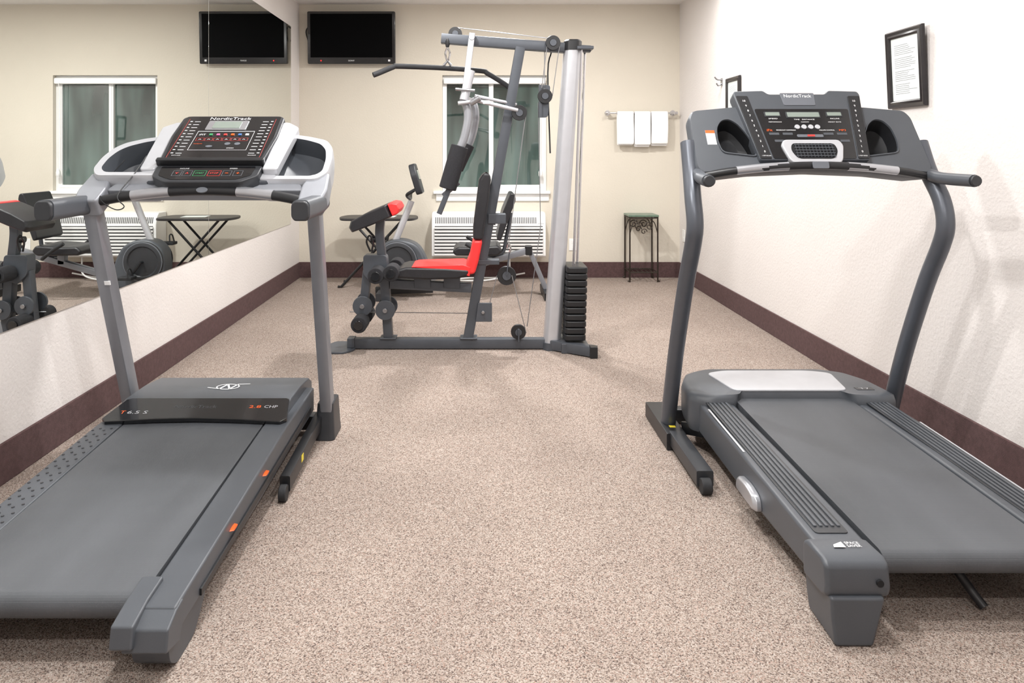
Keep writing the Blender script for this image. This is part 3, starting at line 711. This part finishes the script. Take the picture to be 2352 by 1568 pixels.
plate('screen_bezel', FD, rc(-.095,.075,.345,.422,.006), .0682, .071, grip_metal, pan, bevel=.001)
plate('screen', FD, rc(-.068,.048,.357,.412,.004), .0711, .0725, lcd_m, pan, bevel=0)
plate('book_ledge', FL, rc(-.212,.212,.120,.142,.006), .05, .080, black_s, cons, bevel=.004)
N1 = .0684
def outl(u0,u1,v0,v1,t): return [rc(u0,u1,v0,v0+t), rc(u0,u1,v1-t,v1), rc(u0,u0+t,v0,v1), rc(u1-t,u1,v0,v1)]
plates('panel_lines', FD, [rc(-.185,-.184,.128,.44), rc(.184,.185,.128,.44), rc(-.185,.185,.128,.129)], N1, N1+.0004, red_p, pan)
plates('panel_print', FD, outl(-.118,.118,.185,.335,.0012)+[rc(-.118,.118,.333,.336)], N1, N1+.0004, white_t, pan)
dashes = []
for j in range(11):
    v = .16+.0255*j
    for s in (-1, 1):
        dashes.append(rc(s*.145-.012, s*.145+.012, v, v+.003))
        dashes.append(rc(s*.172-.005, s*.172+.005, v+.001, v+.006))
plates('panel_print', FD, dashes, N1, N1+.0004, white_t, pan)
text('lettering', [('NordicTrack', -.01, .4425, .022, .175), ('iFIT', -.092, .307, .012, .026), ('SPEED', .05, .20, .006, .03), ('INCLINE', -.15, .145, .005, .035), ('TRAINING', .15, .145, .005, .035)], FD, N1+.0008, white_t, pan)
for i, mm in enumerate((green_p, pink_p, red_p, orange_m, blue_p, white_t)):
    plate('button', FD, rc(-.064+.030*i, -.050+.030*i, .300, .313, .003), N1, N1+.003, mm, pan, bevel=.0008)
plates('panel_lines', FD, sum([outl(-.108+.036*i, -.076+.036*i, .258, .281, .0009) for i in range(6)], []), N1, N1+.0004, red_p, pan)
text('lettering', [('^', -.092+.036*i, .270, .006, .012) for i in range(6)], FD, N1+.0006, white_t, pan)
plates('panel_print', FD, [ell(.03,.235,.012,.010,16), ell(.07,.235,.012,.010,16), ell(-.04,.215,.014,.008,16)], N1, N1+.0006, gray_m, pan)
text('lettering', [('workouts', -.09, .235, .006, .035)], FD, N1+.0006, orange_m, pan)
FW = Fr(FL.p(0,0,0), FL.ux, (0,.829,.559), 1.33)
low = plate('button_panel', FW, rnd([(-.205,.035),(-.145,.005),(.145,.005),(.205,.035),(.208,.088),(-.208,.088)],.012), .01, .058, gray_dk, cons, bevel=.006)
plate('button_face', FW, rnd([(-.178,.036),(-.125,.016),(.125,.016),(.178,.036),(.184,.08),(-.184,.08)],.008), .0582, .0595, black_g, low, bevel=0)
for (u, mm, s) in [(-.11,red_p,'v'),(-.070,red_p,'^'),(-.022,green_p,'START'),(.034,red_p,'STOP'),(.082,orange_m,'-'),(.125,orange_m,'+')]:
    w = .024 if len(s) > 1 else .017
    plates('button_outline', FW, outl(u-w,u+w,.032,.058,.0010), .0597, .0605, mm if len(s) > 1 else gray_m, low)
    text('lettering', [(s, u, .045, .008 if s != '-' else .002, .032 if len(s) > 1 else .012)], FW, .0612, mm, low)
text('lettering', [('INCLINE', -.09, .069, .005, .035), ('SPEED', .10, .069, .005, .03)], FW, .0600, white_t, low)
tube('headphone_cord', [(-1.40,2.85,1.175),(-1.44,2.78,1.09),(-1.42,2.70,1.03),(-1.36,2.69,.99),(-1.33,2.70,1.0),(-1.36,2.71,1.04),(-1.33,2.78,1.12),(-1.31,2.84,1.19)], .0022, black_s, t1, smooth=8, seg=6)

# ================================================================== TREADMILL by the white wall
TR = 1.265
t2 = empty('treadmill', (TR, 2.9, 0), 'dark grey treadmill with curved round posts beside the white wall', 'treadmill', 'treadmills')
for s in (-1, 1):
    x = TR+s*.463
    bar('base_rail', (x,3.27,.035), (x,2.90,.035), .034, .040, black_s, t2, ref=(0,0,1))
    bar('base_rail', (x+.004,2.92,.045), (x+.004,2.55,.045), .028, .030, gray_dk, t2, ref=(0,0,1))
    tube('transport_wheel', [(x-.018,2.53,.028),(x+.018,2.53,.028)], .028, black_r, t2, bevel=.004, seg=20)
    tube('post', [(x,3.03,.06),(x,3.0,.16),(x,2.90,.42),(x,2.77,.70),(x,2.68,.86),(x,2.655,.94),(x,2.68,1.03),(x-s*.01,2.74,1.13),(x-s*.015,2.79,1.24)], .031, post_d, t2, smooth=6, seg=20)
    box('warning_label', x-.01, x+.015, 2.965, 2.985, .0692, .0702, yellow_p, t2, bevel=0)
    tube('handle', [(x-s*.03,2.76,1.135),(x-s*.028,2.70,1.12),(x-s*.02,2.64,1.108),(x-s*.0,2.50,1.104)], 1, gray_d, t2, sect=ell(0,0,.022,.024,16), ref=(0,0,1), smooth=4)
    tube('handle_cap', [(x-s*.0,2.502,1.104),(x-s*.0,2.488,1.104)], .020, gray_dk, t2, bevel=.004)
bar('base_crossbar', (TR-.43,3.2,.04), (TR+.43,3.2,.04), .028, .028, black_s, t2, ref=(0,0,1))
bar('lift_link', (TR-.40,2.99,.06), (TR-.36,2.85,.10), .025, .02, black_s, t2, ref=(0,0,1))
plate('deck', FX, [(3.1,.08),(3.1,.185),(1.88,.150),(1.88,.10)], TR-.30, TR+.30, black_s, t2)
for s in (-1, 1):
    a, b = sorted([TR+s*.245, TR+s*.385])
    rail = plate('foot_rail', FX, [(3.0,.09),(3.0,.205),(2.4,.198),(1.86,.182),(1.86,.085),(2.4,.075)], a, b, gray_d, t2, bevel=.012)
    F = Fr((TR+s*.318, 1.86, .1822), (1,0,0), (0,.54,.016))
    plate('tread_insert', F, rc(-.045,.045,.06,1.0,.012), -.002, .0025, gray_dk, rail, bevel=.001)
    plates('tread_ribs', F, [rc(-.036+.016*i, -.028+.016*i, .09, .98) for i in range(5)], .002, .0055, gray_d, rail)
    plates('rail_label', F, [rc(-.058,-.051,.55,.92)] if s < 0 else [rc(.05,.056,.2,.8)], .0, .0008, silver_p, rail)
    a, b = sorted([TR+s*.255, TR+s*.415])
    pc = [(1.885,.10),(1.885,.190),(1.86,.200),(1.785,.203),(1.760,.192),(1.752,.14),(1.757,.115),(1.78,.105)]
    cap = plate('end_cap', FX, pc, a, b, gray_d, t2, bevel=.012, seg=3)
    xo = TR+s*.408
    Ff = [(xo, .12), (xo-s*.135, .12), (xo-s*.105, .0), (xo-s*.012, .0), (xo-s*.004,.06)]
    if s > 0: Ff = Ff[::-1]
    loft('rear_foot', FY, [(sc(Ff,.9,1), -1.90), (Ff, -1.745)], gray_d, t2, bevel=.008)
    xs = TR+s*.385
    pl = rnd([(2.22,.085),(2.40,.09),(2.385,.135),(2.30,.142),(2.235,.13)],.03)
    if s < 0: loft('side_latch', FX, [(sc(pl,.85), xs-.026), (pl, xs-.016), (pl, xs)], grip_metal, t2, bevel=.003, label='silver oval side latch')
FE = Fr((TR-.325, 1.825, .2022), (1,0,0), (0,1,-.02))
text('lettering', [('SPACE', .014, .011, .011, .036), ('SAVER', .014, -.003, .011, .036)], FE, .003, white_t, t2)
plates('lettering', FE, [[(-.040,-.009),(-.010,-.009),(-.010,.017),(-.036,.003)]], .002, .003, white_t, t2)
roller('cap_screw', (TR-.285,.152), .0085, 1.748, 1.756, black_h, t2, bevel=0)
belt(TR-.232, TR+.232, 2.95, .212, 1.855, .181, .030, t2)
tube('lift_strut', [(TR+.02,1.95,.09),(TR+.05,1.9,.03),(TR+.06,1.88,.012)], .012, black_s, t2)
ho = rnd([(.845,2.88),(.86,3.05),(.91,3.17),(1.0,3.225),(1.53,3.225),(1.62,3.17),(1.67,3.05),(1.685,2.88),(1.60,2.83),(1.50,2.85),(1.48,2.90),(1.05,2.90),(1.03,2.85),(.92,2.83)], .03, 3)
bm = bmesh.new(); addloft(bm, FZ, [(sc(ho,.98), .09), (ho, .12), (ho, .205), (sc(ho,.985,.96), .228), (sc(ho,.93,.88), .24)])
hood2 = finish('motor_hood', bm, gray_d, t2, bevel=0, ang=50)
plate('hood_inlay', FZ, rnd([(1.035,2.905),(1.495,2.905),(1.535,3.13),(1.45,3.165),(1.08,3.165),(.995,3.13)],.03), .236, .245, silver_p, hood2, bevel=.004, label='silver inlay panel on the motor hood')
FZ2 = Fr((1.575,2.93,.2405), (1,0,0), (0,1,0))
plates('emblem', FZ2, [rc(-.035,.035,-.016,.016,.003)], .0, .001, gray_dk, hood2)
text('lettering', [('T7', 0, 0, .018, .04)], FZ2, .0015, silver_p, hood2)
arc2 = [(TR-.42,2.70,1.115),(TR-.30,2.685,1.135),(TR-.15,2.675,1.15),(TR,2.67,1.155),(TR+.15,2.675,1.15),(TR+.30,2.685,1.135),(TR+.42,2.70,1.115)]
tube('crossbar', arc2, 1, black_s, t2, sect=ell(0,0,.015,.016,16), ref=(0,0,1), smooth=5)
for s in (-1, 1):
    g = [(TR+s*.11,2.6745,1.152),(TR+s*.20,2.679,1.1465),(TR+s*.30,2.6845,1.1355)]
    tube('pulse_grip', g, 1, grip_metal, t2, sect=ell(0,0,.0163,.0173,16), ref=(0,0,1), smooth=3, label='silver pulse grip pad')
plate('center_badge', Fr((TR,2.653,1.157),(1,0,0),(0,.3,.95)), rc(-.03,.03,-.014,.012,.006), 0, .005, gray_m, t2, bevel=.001)
FRr = Fr((TR,2.69,1.13), (1,0,0), (0,.53,.848))
co = rnd([(-.445,.02),(-.43,-.005),(-.25,.02),(0,.032),(.25,.02),(.43,-.005),(.445,.02),(.438,.25),(.42,.282),(.26,.30),(-.26,.30),(-.42,.282),(-.438,.25)],.015,3)
cons2 = loft('console', FRr, [(sc(co,.9,.85), -.10), (co, -.05), (co, -.008), (sc(co,.985,.975), .002)], gray_d, t2, ang=40)
for s in (-1, 1):
    H = [(.335,.085),(.21,.068),(.205,.10),(.225,.16),(.255,.215),(.285,.238),(.315,.232),(.338,.20),(.345,.14)]
    if s < 0: H = mir(H)
    H = rnd(H,.02,3)
    bpy.context.view_layer.update()
    cut(cons2, FRr, [(H, -.075), (H, .03)])
    loft('cup_holder', FRr, [(sc(H,.995), .0), (sc(H,1.05), .0), (sc(H,1.04), .007), (sc(H,.99), .007), (sc(H,.97), .0), (sc(H,.86,.8), -.055), (sc(H,.5,.45), -.07)], [gray_d, black_h], cons2, mis=[0,0,0,0,1,1], micap=1, cap0=False, label='black recessed cup holder')
for p in cons2.data.polygons: p.use_smooth = True
cons2.data.set_sharp_from_angle(angle=math.radians(35))
pq = rnd([(-.205,.04),(.205,.04),(.252,.345),(.245,.362),(.13,.366),(.112,.348),(-.112,.348),(-.13,.366),(-.245,.362),(-.252,.345)],.008,3)
pan2 = loft('display_panel', FRr, [(pq, -.03), (pq, .022)], gray_d, cons2, bevel=.006)
plate('name_plate', FRr, rnd([(-.062,.29),(.062,.29),(.068,.350),(-.068,.350)],.006), .0215, .0245, gray_m, pan2, bevel=.001)
plate('display_face', FRr, rnd([(-.155,.045),(.155,.045),(.183,.272),(-.183,.272)],.008), .022, .0245, black_g, pan2, bevel=0)
for s in (-1, 1):
    q = [(.162,.045),(.205,.045),(.245,.335),(.198,.335)]
    if s < 0: q = mir(q)
    plate('speed_strip', FRr, rnd(q,.006), .022, .026, black_s, pan2, bevel=.001)
NB = .0265
its = []
for i in range(11):
    v = .075+.0235*i
    for s in (-1, 1): its.append((str(i), s*(.182+.0385*(v-.06)/.28), v, .009, None))
its += [('1 STEP INCLINE', -.181, .056, .0045, .034), ('1 STEP SPEED', .181, .056, .0045, .034)]
text('lettering', its, FRr, NB, white_t, pan2)
text('lettering', [('NordicTrack', 0, .335, .015, .108)], FRr, .0252, white_t, pan2)
for (u0, u1, v0, v1) in [(-.062,.062,.232,.254), (-.146,-.092,.238,.254), (.094,.148,.238,.254)]:
    plate('screen_bezel', FRr, rc(u0-.004,u1+.004,v0-.004,v1+.004,.003), .0246, .0262, gray_dk, pan2, bevel=0)
    plate('screen', FRr, rc(u0,u1,v0,v1,.002), .0264, .028, lcd_m, pan2, bevel=0)
NC = .0252
text('lettering', [('SPEED', -.12, .226, .005, .035), ('TIME   DISTANCE', 0, .222, .005, .08), ('INCLINE', .12, .226, .005, .035), ('PERFORMANCE', -.115, .21, .004, .05), ('CARDIO', .0, .21, .004, .03), ('HEART RATE', .115, .21, .004, .05), ('WORKOUT CONTROLS', -.082, .172, .005, .075), ('VOLUME CONTROL', .075, .172, .005, .06)], FRr, NC, white_t, pan2)
text('lettering', [('iFit', -.145, .172, .010, .022), ('MP3', .135, .172, .008, .025), ('STOP', -.0, .148, .005, .02)], FRr, NC, orange_m, pan2)
for i in range(4):
    plate('round_button', FRr, ell(-.036+.026*i, .186, .010, .010, 18), .0246, .029, silver_p, pan2, bevel=.001)
plates('panel_print', FRr, [rc(-.045,.055,.140,.152,.004)], .0246, .026, gray_m, pan2)
plate('stop_button', FRr, rc(-.006,.022,.142,.150,.002), .0262, .028, red_p, pan2, bevel=0)
plates('panel_print', FRr, [rc(-.135+.05*i, -.10+.05*i, .118, .128, .002) for i in range(6) if i not in (2,3)]+[rc(-.15+.052*i, -.112+.052*i, .150, .160, .002) for i in range(6) if i not in (2,3)], .0246, .0258, gray_d, pan2)
fq = rnd([(-.085,.018),(.085,.018),(.10,.035),(.118,.10),(.105,.125),(-.105,.125),(-.118,.10),(-.10,.035)],.012,3)
fan = loft('fan_vent', FRr, [(fq, .0), (fq, .034)], silver_p, cons2, bevel=.006, label='silver fan vent surround')
plate('vent_opening', FRr, rnd([(-.07,.038),(.07,.038),(.088,.075),(.08,.105),(-.08,.105),(-.088,.075)],.02), .0342, .036, black_h, fan, bevel=0)
plates('vent_louvers', FRr, [rc(-.074,.074,.047+.012*i,.0495+.012*i) for i in range(5)]+[rc(-.07+.0125*i,-.0688+.0125*i,.042,.102) for i in range(12)], .036, .0395, gray_d, fan)
plate('warning_label', FRr, rc(-.385,-.35,.12,.185), .0025, .0035, white_t, cons2, bevel=0)
plate('warning_label', FRr, rc(-.385,-.35,.172,.185), .0036, .004, orange_m, cons2, bevel=0)

# ================================================================== LIGHT
def area(x, y, z, size, power, col=(1,.985,.965), shape='DISK', sy=None, rot=(0,0,0), spread=180):
    l = bpy.data.lights.new('ceiling_can_and_fill', 'AREA'); l.shape = shape; l.size = size
    if sy: l.size_y = sy
    l.energy = power; l.color = col; l.spread = math.radians(spread)
    o = bpy.data.objects.new('ceiling_can_and_fill', l); o.location = (x, y, z); o.rotation_euler = rot; C.objects.link(o)
k = .80
for (x, y, p) in [(.1,-.2,40),(-.35,1.5,46),(.7,2.2,36),(-.4,3.5,50),(.2,5.2,76)]:
    area(x, y, 2.61, .15, p*k)
area(1.60,5.3,2.61,.14,20*k); area(1.55,3.7,2.61,.14,15*k)
area(.1,2.6,2.62,2.6,24*k,(1,.99,.985),'RECTANGLE',6.0)  # broad soft fill added over the whole room, not a ceiling fixture
w = bpy.data.worlds.new('World'); bpy.context.scene.world = w; w.use_nodes = True
w.node_tree.nodes['Background'].inputs[0].default_value = (.9,.93,1,1); w.node_tree.nodes['Background'].inputs[1].default_value = .3

# ================================================================== CAMERA
cd = bpy.data.cameras.new('camera'); cam = bpy.data.objects.new('camera', cd); C.objects.link(cam)
cam.location = (0,0,1.2); cam.rotation_euler = (math.radians(90),0,0)
cd.sensor_fit = 'HORIZONTAL'; cd.sensor_width = 36; cd.lens = 1650/2352*36
cd.shift_x = 78/2352; cd.shift_y = -432/2352; cd.clip_start = .02
bpy.context.scene.camera = cam
vs = bpy.context.scene.view_settings
vs.view_transform = 'Standard'; vs.look = 'None'; vs.exposure = 0.0
